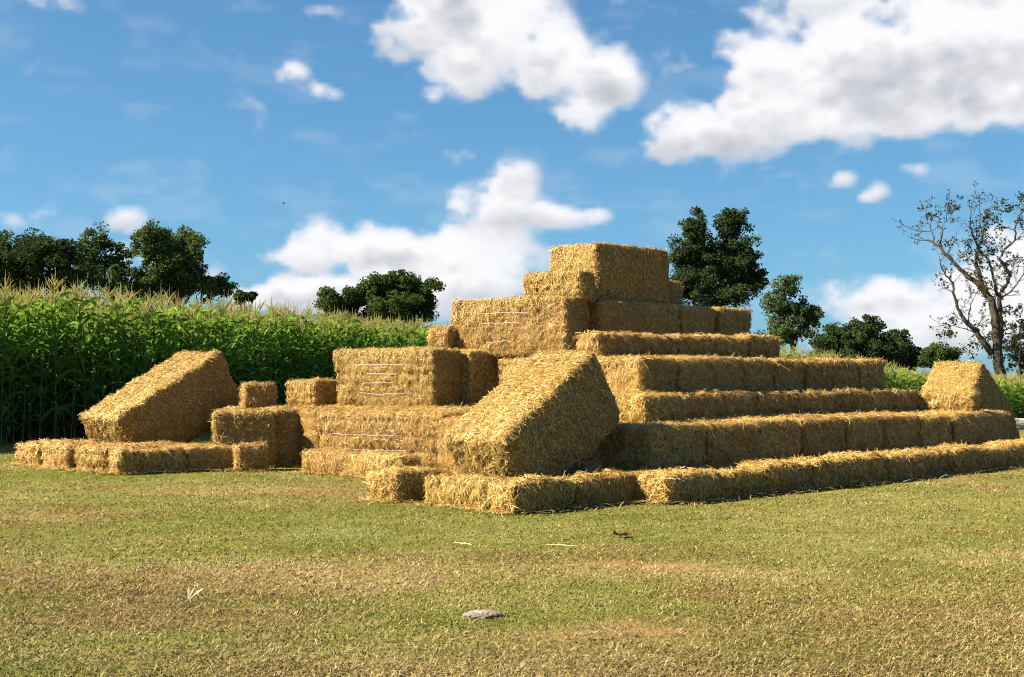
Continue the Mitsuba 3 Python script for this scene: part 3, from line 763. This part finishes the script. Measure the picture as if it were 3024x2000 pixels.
tree('broad_tree', 'broad dark tree at the left edge rising over the corn', 'tree', 62, [(-70, 610, 100, 85), (20, 605, 85, 68), (95, 590, 75, 58), (155, 600, 65, 55), (40, 660, 120, 45), (150, 650, 80, 40)], 60, 'deep', 401, n_clump=230, per=70, size=0.27)
tree('airy_tree', 'loose airy tree between the broad dark tree and the tall leafy one', 'tree', 66, [(225, 565, 50, 42), (270, 600, 42, 50), (215, 625, 50, 45), (295, 640, 36, 32), (255, 665, 60, 25), (195, 600, 40, 45), (310, 665, 40, 26)], 262, 'mid', 402, n_clump=90, per=46, size=0.27, clump=(0.3, 0.75), shell=0.4)
tree('tall_tree', 'tall leafy tree left of centre with a square top and a lower right shoulder', 'tree', 66, [(360, 560, 48, 45), (415, 552, 48, 38), (400, 605, 62, 46), (385, 655, 72, 40), (450, 650, 50, 36), (490, 655, 42, 28), (350, 650, 40, 34), (340, 575, 40, 40), (445, 590, 40, 40), (335, 680, 60, 24), (520, 665, 24, 20)], 408, 'mid', 403, n_clump=230, per=62, size=0.27, clump=(0.35, 0.8))
tree('low_bush', 'low dark bush showing over the corn right of the tall leafy tree', 'bush', 70, [(560, 690, 26, 14), (582, 684, 12, 8)], 565, 'dark', 404, n_clump=16, per=50, clump=(0.25, 0.5), limbs=4)
tree('twin_tree', 'small two-lobed dark tree left of the domed one', 'tree', 78, [(765, 695, 32, 36), (820, 692, 36, 38), (795, 720, 52, 28), (790, 740, 56, 20)], 795, 'dark', 405, n_clump=90, per=80, size=0.3)
tree('domed_tree', 'dense dark domed tree left of the stack', 'tree', 78, [(885, 672, 48, 48), (930, 662, 56, 44), (978, 690, 44, 48), (930, 705, 82, 34), (935, 735, 88, 26), (860, 730, 40, 26)], 935, 'dark', 406, n_clump=190, per=80, size=0.3)
tree('two_headed_tree', 'tall dark two-headed tree directly right of the summit bale', 'tree', 74, [(1616, 530, 36, 52), (1697, 527, 40, 52), (1590, 590, 46, 55), (1650, 600, 52, 55), (1718, 595, 46, 62), (1612, 655, 58, 48), (1688, 655, 66, 52), (1745, 650, 28, 44), (1575, 665, 34, 40), (1650, 690, 90, 30)], 1655, 'deep', 407, n_clump=330, per=74, size=0.27)
tree('slender_tree', 'thin lighter tree right of the two-headed one, sky showing through', 'tree', 82, [(1822, 665, 36, 30), (1800, 705, 36, 38), (1850, 715, 48, 34), (1830, 755, 62, 36), (1880, 735, 28, 24), (1800, 775, 40, 28)], 1828, 'light', 408, n_clump=120, per=52, size=0.3, clump=(0.35, 0.8), shell=0.4)
tree('round_tree', 'dark round-topped tree between the thin tree and the bare one', 'tree', 88, [(1985, 765, 55, 36), (1935, 785, 50, 32), (1990, 800, 75, 32), (1900, 800, 34, 24), (1960, 830, 95, 24), (1900, 825, 45, 20), (2030, 800, 50, 30), (2040, 825, 60, 26)], 1975, 'deep', 409, n_clump=180, per=80, size=0.33)
tree('round_tree', 'second dark dome, lower and right of the round-topped tree', 'tree', 92, [(2080, 795, 48, 32), (2060, 810, 60, 28), (2110, 812, 28, 24), (2085, 835, 66, 20), (2130, 825, 46, 22)], 2080, 'deep', 410, n_clump=110, per=80, size=0.33)
tree('low_bush', 'low green bush at the foot of the bare tree\'s left limb', 'bush', 90, [(2155, 815, 30, 18), (2192, 822, 26, 14), (2170, 838, 60, 14)], 2170, 'mid', 411, n_clump=50, per=70, size=0.3, limbs=5)


# the half-bare tree on the right; limbs as (x, y, width) measured on a close view of the photograph
def dz(x, y):
    sx, sy = 2650 + 0.3828 * x, 530 + 0.3828 * y
    return sx, sy


BT_Y = 80.0
LIMBS = [
    [(800, 1640, 108), (790, 1500, 98), (775, 1350, 90), (765, 1200, 82), (755, 1050, 76), (740, 940, 68), (690, 870, 56), (640, 790, 46), (570, 730, 38), (500, 650, 32), (450, 580, 28), (400, 510, 24), (350, 455, 20), (290, 435, 12), (245, 400, 6)],
    [(800, 1230, 50), (792, 1050, 48), (780, 940, 42), (795, 870, 38), (840, 800, 35), (855, 740, 33), (820, 690, 30), (770, 620, 28), (790, 560, 24), (830, 520, 20), (880, 480, 18), (870, 400, 15), (895, 310, 12), (940, 240, 9), (960, 160, 5), (940, 110, 3)],
    [(360, 460, 16), (370, 400, 14), (375, 350, 12), (350, 280, 8), (360, 175, 4)], [(372, 365, 9), (300, 355, 8), (220, 325, 7), (160, 265, 5), (110, 225, 3)],
    [(390, 490, 16), (415, 410, 14), (410, 350, 12), (440, 300, 9), (450, 180, 5), (500, 130, 3)], [(440, 300, 6), (475, 245, 4), (440, 200, 3)],
    [(730, 1350, 62), (650, 1240, 52), (600, 1160, 45), (530, 1100, 38), (480, 1020, 30), (450, 930, 26), (430, 870, 22), (435, 800, 20), (380, 750, 16), (340, 680, 13), (330, 640, 10), (320, 575, 4)],
    [(338, 620, 6), (395, 590, 3)], [(360, 735, 6), (318, 730, 3)], [(428, 870, 7), (380, 835, 3)], [(435, 795, 7), (470, 760, 5), (500, 735, 3)],
    [(690, 880, 50), (660, 740, 42), (640, 640, 36), (660, 560, 28), (690, 510, 22), (720, 450, 16), (740, 380, 12), (770, 320, 7), (800, 250, 4)],
    [(690, 530, 20), (640, 480, 18), (600, 430, 16), (560, 370, 12), (540, 310, 9), (530, 190, 4)], [(690, 540, 20), (740, 600, 21), (755, 680, 22), (760, 780, 24), (775, 900, 30)],
    [(630, 470, 10), (665, 380, 7), (700, 330, 4)], [(600, 430, 7), (580, 340, 4)], [(720, 430, 10), (690, 250, 7), (670, 130, 5), (690, 60, 3)], [(672, 140, 4), (615, 80, 3)], [(680, 180, 4), (720, 140, 2.5)],
    [(800, 920, 16), (870, 870, 12), (930, 780, 10), (985, 700, 7), (1030, 640, 4)], [(550, 1100, 12), (570, 990, 10), (600, 930, 8), (590, 870, 5), (555, 790, 3)], [(600, 930, 5), (640, 850, 3)],
    [(880, 480, 10), (930, 440, 7), (990, 400, 4)], [(895, 330, 7), (960, 320, 5), (1010, 290, 3)], [(600, 1165, 10), (640, 1110, 7), (680, 1050, 4)], [(450, 545, 7), (490, 470, 5), (520, 380, 3)], [(480, 630, 6), (530, 600, 3.5)],
    [(545, 310, 5), (590, 240, 3)], [(640, 640, 10), (590, 600, 6), (550, 570, 3)], [(660, 740, 9), (600, 690, 5), (555, 680, 3)], [(850, 750, 10), (900, 660, 6), (950, 600, 3)], [(730, 600, 8), (700, 560, 4)],
    [(530, 1100, 8), (470, 1080, 5), (400, 1020, 3)], [(600, 1180, 12), (520, 1150, 8), (420, 1120, 5), (330, 1135, 3)], [(660, 1260, 10), (580, 1270, 6), (520, 1310, 3)], [(770, 1200, 12), (850, 1150, 8), (930, 1080, 4)], [(780, 1330, 10), (870, 1260, 6), (950, 1200, 4)],
]
key = 'bare_tree'
tag(key, 'half-bare twisted tree with dark limbs standing at the right edge', 'tree')
rs = np.random.default_rng(55)
mz = BT_Y / 3700.0
parts, tips = [], []


def to_w(x, y, dep):
    sx, sy = dz(x, y)
    return np.array([(sx - 1512) * mz, BT_Y + dep, EYE + (1108 - sy) * mz])


main_dep = {}
for li, lim in enumerate(LIMBS):
    k = len(lim)
    slope = 0 if li == 0 else rs.normal(0, 1.0)
    dep = 0.0
    best = 1e9
    for (sx, sy, d0) in main_dep.values():
        q = (sx - lim[0][0]) ** 2 + (sy - lim[0][1]) ** 2
        if q < best:
            best, dep = q, d0
    pts, rad = [], []
    for i, (x, y, w) in enumerate(lim):
        di = dep + slope * (i / max(1, k - 1)) * min(1.5, k * 0.22)
        if li == 0 and i > 5:
            di = 0.25 * (i - 5)
        main_dep[(li, i)] = (x, y, di)
        pts.append(to_w(x, y, di))
        rad.append(max(0.014, w * 0.44 * 0.3828 * mz))
    pts = np.array(pts)
    s = np.concatenate([[0], np.cumsum(np.linalg.norm(np.diff(pts, axis=0), axis=1))])
    ss = np.linspace(0, s[-1], max(6, 3 * k))
    fine = np.stack([np.interp(ss, s, pts[:, j]) for j in range(3)], -1)
    fine[1:-1] += rs.normal(0, 0.025, (len(fine) - 2, 3))
    rf = np.interp(ss, s, rad)
    parts.append(tube(fine, rf, 8 if rad[0] > 0.15 else 5))
    for i in range(2, len(fine)):
        if rf[i] < 0.13 and rs.uniform() < 0.55:
            dirn = unit(unit(fine[i] - fine[i - 1]) * 0.7 + rs.normal(0, 0.7, 3) + [0, 0, 0.3])
            ln = rs.uniform(0.35, 0.95)
            e = fine[i] + dirn * ln
            parts.append(tube(curve(fine[i], e, rs, 0.08, 5), np.linspace(min(rf[i] * 0.6, 0.03), 0.009, 5), 4))
            tips.append(e)
            for _ in range(2):
                b0 = fine[i] + dirn * ln * rs.uniform(0.4, 0.9)
                e2 = b0 + unit(dirn + rs.normal(0, 0.8, 3)) * ln * 0.5
                parts.append(tube(curve(b0, e2, rs, 0.08, 4), np.linspace(0.014, 0.007, 4), 4))
                tips.append(e2)
scene[key + '__trunk'] = mikit.ply(join(parts), 'bark_mat', smooth=True)
CL = [(420, 280, 60, 3), (290, 265, 50, 4), (450, 210, 40, 3), (770, 300, 95, 16), (700, 280, 60, 7), (850, 190, 55, 8), (600, 500, 65, 9), (650, 560, 50, 7), (430, 490, 35, 3), (900, 620, 75, 8), (700, 760, 95, 16), (620, 680, 70, 8), (850, 690, 80, 8), (660, 860, 60, 8), (840, 1000, 80, 10),
      (430, 1140, 80, 10), (380, 1180, 40, 4), (560, 1310, 60, 8), (880, 1150, 110, 14), (900, 1290, 90, 14), (980, 1050, 90, 8), (690, 1120, 90, 9), (960, 330, 60, 5), (620, 1220, 70, 8), (700, 1300, 80, 10), (830, 1400, 90, 12), (740, 480, 70, 8), (470, 150, 30, 2), (150, 235, 35, 2), (980, 160, 60, 5),
      (650, 420, 70, 4), (760, 880, 80, 8), (560, 580, 60, 4), (800, 560, 70, 6)]
cs = []
for (x, y, r, c) in CL:
    for _ in range(c):
        a_, q_ = rs.uniform(0, 2 * np.pi), rs.uniform(0, 1) ** 0.5 * r
        cs.append(to_w(x + q_ * math.cos(a_), y + q_ * math.sin(a_), rs.normal(0, 0.7)))
v, f, c = leaves(cs, np.full(len(cs), 0.30), 15, 0.17, LEAF['dull'], rs, 0.9)
v2, f2, c2 = leaves(tips, np.full(len(tips), 0.16), 2, 0.15, LEAF['dull'], rs, 0.9)
scene[key + '__crown'] = mikit.ply(join([(v, f), (v2, f2)]), 'leaf_mat', color=np.vstack([c, c2]))
tree('slender_tree', 'small leaning tree cut off by the right edge beside the bare tree', 'tree', 84, [(2352, 800, 26, 40), (2385, 770, 40, 60), (2362, 845, 26, 24), (2400, 840, 50, 40)], 2362, 'dull', 421, n_clump=70, per=40, size=0.26, clump=(0.3, 0.6), shell=0.4)

# ------------------------------------------------------------------ small things
# grey log at the right edge
scene['log_mat'] = {'type': 'twosided', 'bsdf': {'type': 'bumpmap', 'arbitrary': mikit.proc(lambda p, n, uv: mikit.fbm(p.x * 3, p.y * 40, p.z * 40), eps=3e-3), 'scale': 0.02, 'bsdf': {'type': 'principled', 'base_color': mikit.proc(lambda p, n, uv: mikit.mix((0.13, 0.13, 0.145), (0.36, 0.36, 0.38), mikit.fbm(p.x * 2.5, p.y * 25, p.z * 25))), 'roughness': 0.85}}}
lg = pxd(2940, 38.0)
rs = np.random.default_rng(9)
t = np.linspace(0, 1, 24)
lp = np.stack([lg[0] + 4.5 * t, lg[1] + 0.5 * t, 0.13 + 0.02 * np.sin(5 * t) + ground_z(lg[0] + 4.5 * t, lg[1] + 0.5 * t)], -1)
v, f = tube(lp, 0.19 + 0.02 * np.sin(7 * t + 1), 14)
v = v + (meshkit.fbm(v * 6, 3, 8) - 0.5)[:, None] * 0.04
scene['log'] = mikit.ply((v, f), 'log_mat', smooth=40)
tag('log', 'pale grey weathered log lying beyond the right end of the stack', 'log')

# half-buried stone
scene['stone_mat'] = {'type': 'twosided', 'bsdf': {'type': 'bumpmap', 'arbitrary': mikit.proc(lambda p, n, uv: mikit.fbm(p.x * 60, p.y * 60, p.z * 60), eps=2e-3), 'scale': 0.012, 'bsdf': {'type': 'principled', 'base_color': mikit.proc(lambda p, n, uv: mikit.mix((0.085, 0.075, 0.065), (0.19, 0.172, 0.155), mikit.fbm(p.x * 22, p.y * 22, p.z * 30))), 'roughness': 0.9}}}
st = px(1425, 1818)
m = trimesh.creation.icosphere(4)
v = np.array(m.vertices)
v = v * (0.80 + 0.4 * meshkit.fbm(v * 1.6 + 3, 4, 2))[:, None] + (meshkit.fbm(v * 7, 2, 6) - 0.5)[:, None] * 0.06
v[:, 2] = np.where(v[:, 2] > 0, v[:, 2] * (1 - 0.25 * sst(0.3, 1, v[:, 2])), v[:, 2])
v = v * [0.13, 0.10, 0.050] + [st[0], st[1], 0.006]
scene['stone'] = mikit.ply((v, m.faces), 'stone_mat', smooth=True)
tag('stone', 'flat grey stone half sunk in the lawn in the foreground', 'stone')


def straw_piece(label, a, b, w, wob, seed, col, z=0.05, name='straw_piece'):
    rs = np.random.default_rng(seed)
    t = np.linspace(0, 1, 9)
    p = np.column_stack([a[0] + (b[0] - a[0]) * t, a[1] + (b[1] - a[1]) * t, z + 0 * t])
    p[:, :2] += rs.normal(0, wob, (9, 2))
    p[:, 2] += rs.uniform(-0.004, 0.004, 9)
    v, f = tube(p, w * np.array([0.7, 0.9, 1, 1, 1, 1, 0.95, 0.85, 0.6]), 6)
    key = numbered(name)
    scene[key] = mikit.ply((v, f), 'straw_mat', smooth=True, color=np.tile(np.array(col), (len(v), 1)))
    tag(key, label, 'straw')


straw_piece('short bent straw lying on the green lawn left of the longer one', px(1342, 1612), px(1394, 1619), 0.006, 0.006, 1, (0.44, 0.37, 0.20), 0.04)
straw_piece('long straight straw lying on the lawn in front of the nearest corner', px(1614, 1618), px(1702, 1624), 0.005, 0.003, 2, (0.46, 0.38, 0.20), 0.04)
straw_piece('pale bit of straw lying on top of the flat grey stone', px(1402, 1802, 0.06), px(1424, 1806, 0.06), 0.0035, 0.001, 3, (0.55, 0.53, 0.48), 0.062)
straw_piece('thin pale stalk lying curved below the dry weed', px(528, 1802), px(562, 1783), 0.003, 0.004, 4, (0.38, 0.31, 0.18), 0.035)

# dry leaf on the lawn
rs = np.random.default_rng(12)
lf0 = px(1832, 1586)
ang = np.linspace(0, 2 * np.pi, 28, endpoint=False)
rad = 0.085 * (0.62 + 0.38 * np.abs(np.cos(2.5 * ang)))
rim = np.stack([rad * np.cos(ang), rad * np.sin(ang) * 0.8, 0.045 * np.abs(np.sin(1.5 * ang)) + 0.012 * rs.normal(size=28)], -1)
mid = rim * [0.5, 0.5, 0.35]
v = np.vstack([[[0, 0, 0.0]], mid, rim])
f = [[0, 1 + i, 1 + (i + 1) % 28] for i in range(28)] + [[1 + i, 29 + i, 29 + (i + 1) % 28] for i in range(28)] + [[1 + i, 29 + (i + 1) % 28, 1 + (i + 1) % 28] for i in range(28)]
stem = tube(np.array([[0, 0, 0.0], [-0.05, -0.02, 0.02], [-0.11, -0.02, 0.035]]), [0.003, 0.002, 0.0015], 5)
scene['dry_leaf_mat'] = {'type': 'principledthin', 'base_color': rgb(0.13, 0.075, 0.036), 'roughness': 0.6, 'diff_trans': 0.3}
o = np.array([lf0[0], lf0[1], 0.022])
scene['dry_leaf__blade'] = mikit.ply((v + o, np.array(f)), 'dry_leaf_mat', smooth=True)
scene['dry_leaf__stem'] = mikit.ply((stem[0] + o, stem[1]), 'dry_leaf_mat', smooth=True)
tag('dry_leaf', 'curled brown fallen leaf on the lawn right of the nearest corner', 'leaf')

# dry weed
wd0 = px(561, 1776)
for i, (azd, el_, ln) in enumerate([(2.75, 0.6, 0.13), (1.7, 1.3, 0.12), (0.25, 0.75, 0.15), (1.1, 1.1, 0.10), (2.2, 1.0, 0.11), (0.6, 1.15, 0.12), (3.3, 0.4, 0.10)]):
    t = np.linspace(0, 1, 6)
    hx, hz = ln * t * math.cos(el_), ln * (t - 0.25 * t ** 2) * math.sin(el_)
    p = np.stack([wd0[0] + hx * math.cos(azd), wd0[1] + hx * math.sin(azd), 0.02 + hz], -1)[None]
    sdir = np.array([1.0, 0.2, 0.5]) if i == 1 else np.array([-math.sin(azd) + 0.2, math.cos(azd), 0.8])
    w = unit(sdir)[None, None] * (0.0085 * np.array([0.5, 0.9, 1, 1, 0.8, 0.1]))[None, :, None]
    v, f, c = ribbons(p, w, np.array([[0.36, 0.34, 0.24]]) if i < 3 else np.array([[0.17, 0.18, 0.08]]))
    scene['dry_weed__leaf' + (f'_{i:03d}' if i else '')] = mikit.ply((v, f), 'grass_mat', color=c)
tag('dry_weed', 'small bleached weed with splayed leaves in the brown grass at left', 'weed')

# distant bird
bp = np.array([(835 - 1512) / 3700 * 140, 140, EYE + (1108 - 598.5) / 3700 * 140])
scene['bird_mat'] = {'type': 'twosided', 'bsdf': {'type': 'diffuse', 'reflectance': rgb(0.02, 0.02, 0.025)}}
v, f = tube(np.array([[0.18, 0, -0.04], [0.1, 0, -0.03], [0, 0, -0.02], [-0.1, 0, 0.0], [-0.16, 0, 0.0]]), [0.012, 0.05, 0.06, 0.04, 0.008], 8)
scene['bird__body'] = mikit.ply((v + bp, f), 'bird_mat', smooth=True)
for i, s in enumerate((-1, 1)):
    w = np.array([[[0.02, 0.03 * s, 0], [-0.02, 0.12 * s, 0.05], [-0.08, 0.22 * s, 0.045], [-0.15, 0.30 * s, 0.0]]])
    w2 = np.array([[0.06, 0.055, 0.045, 0.005]])[:, :, None] * np.array([1.0, 0, 0.05])
    v, f, _ = ribbons(w, w2, np.zeros((1, 3)))
    scene['bird__wing' + ('_001' if i else '')] = mikit.ply((v + bp, f), 'bird_mat')
tag('bird', 'tiny dark bird flying in the blue sky left of centre', 'bird')
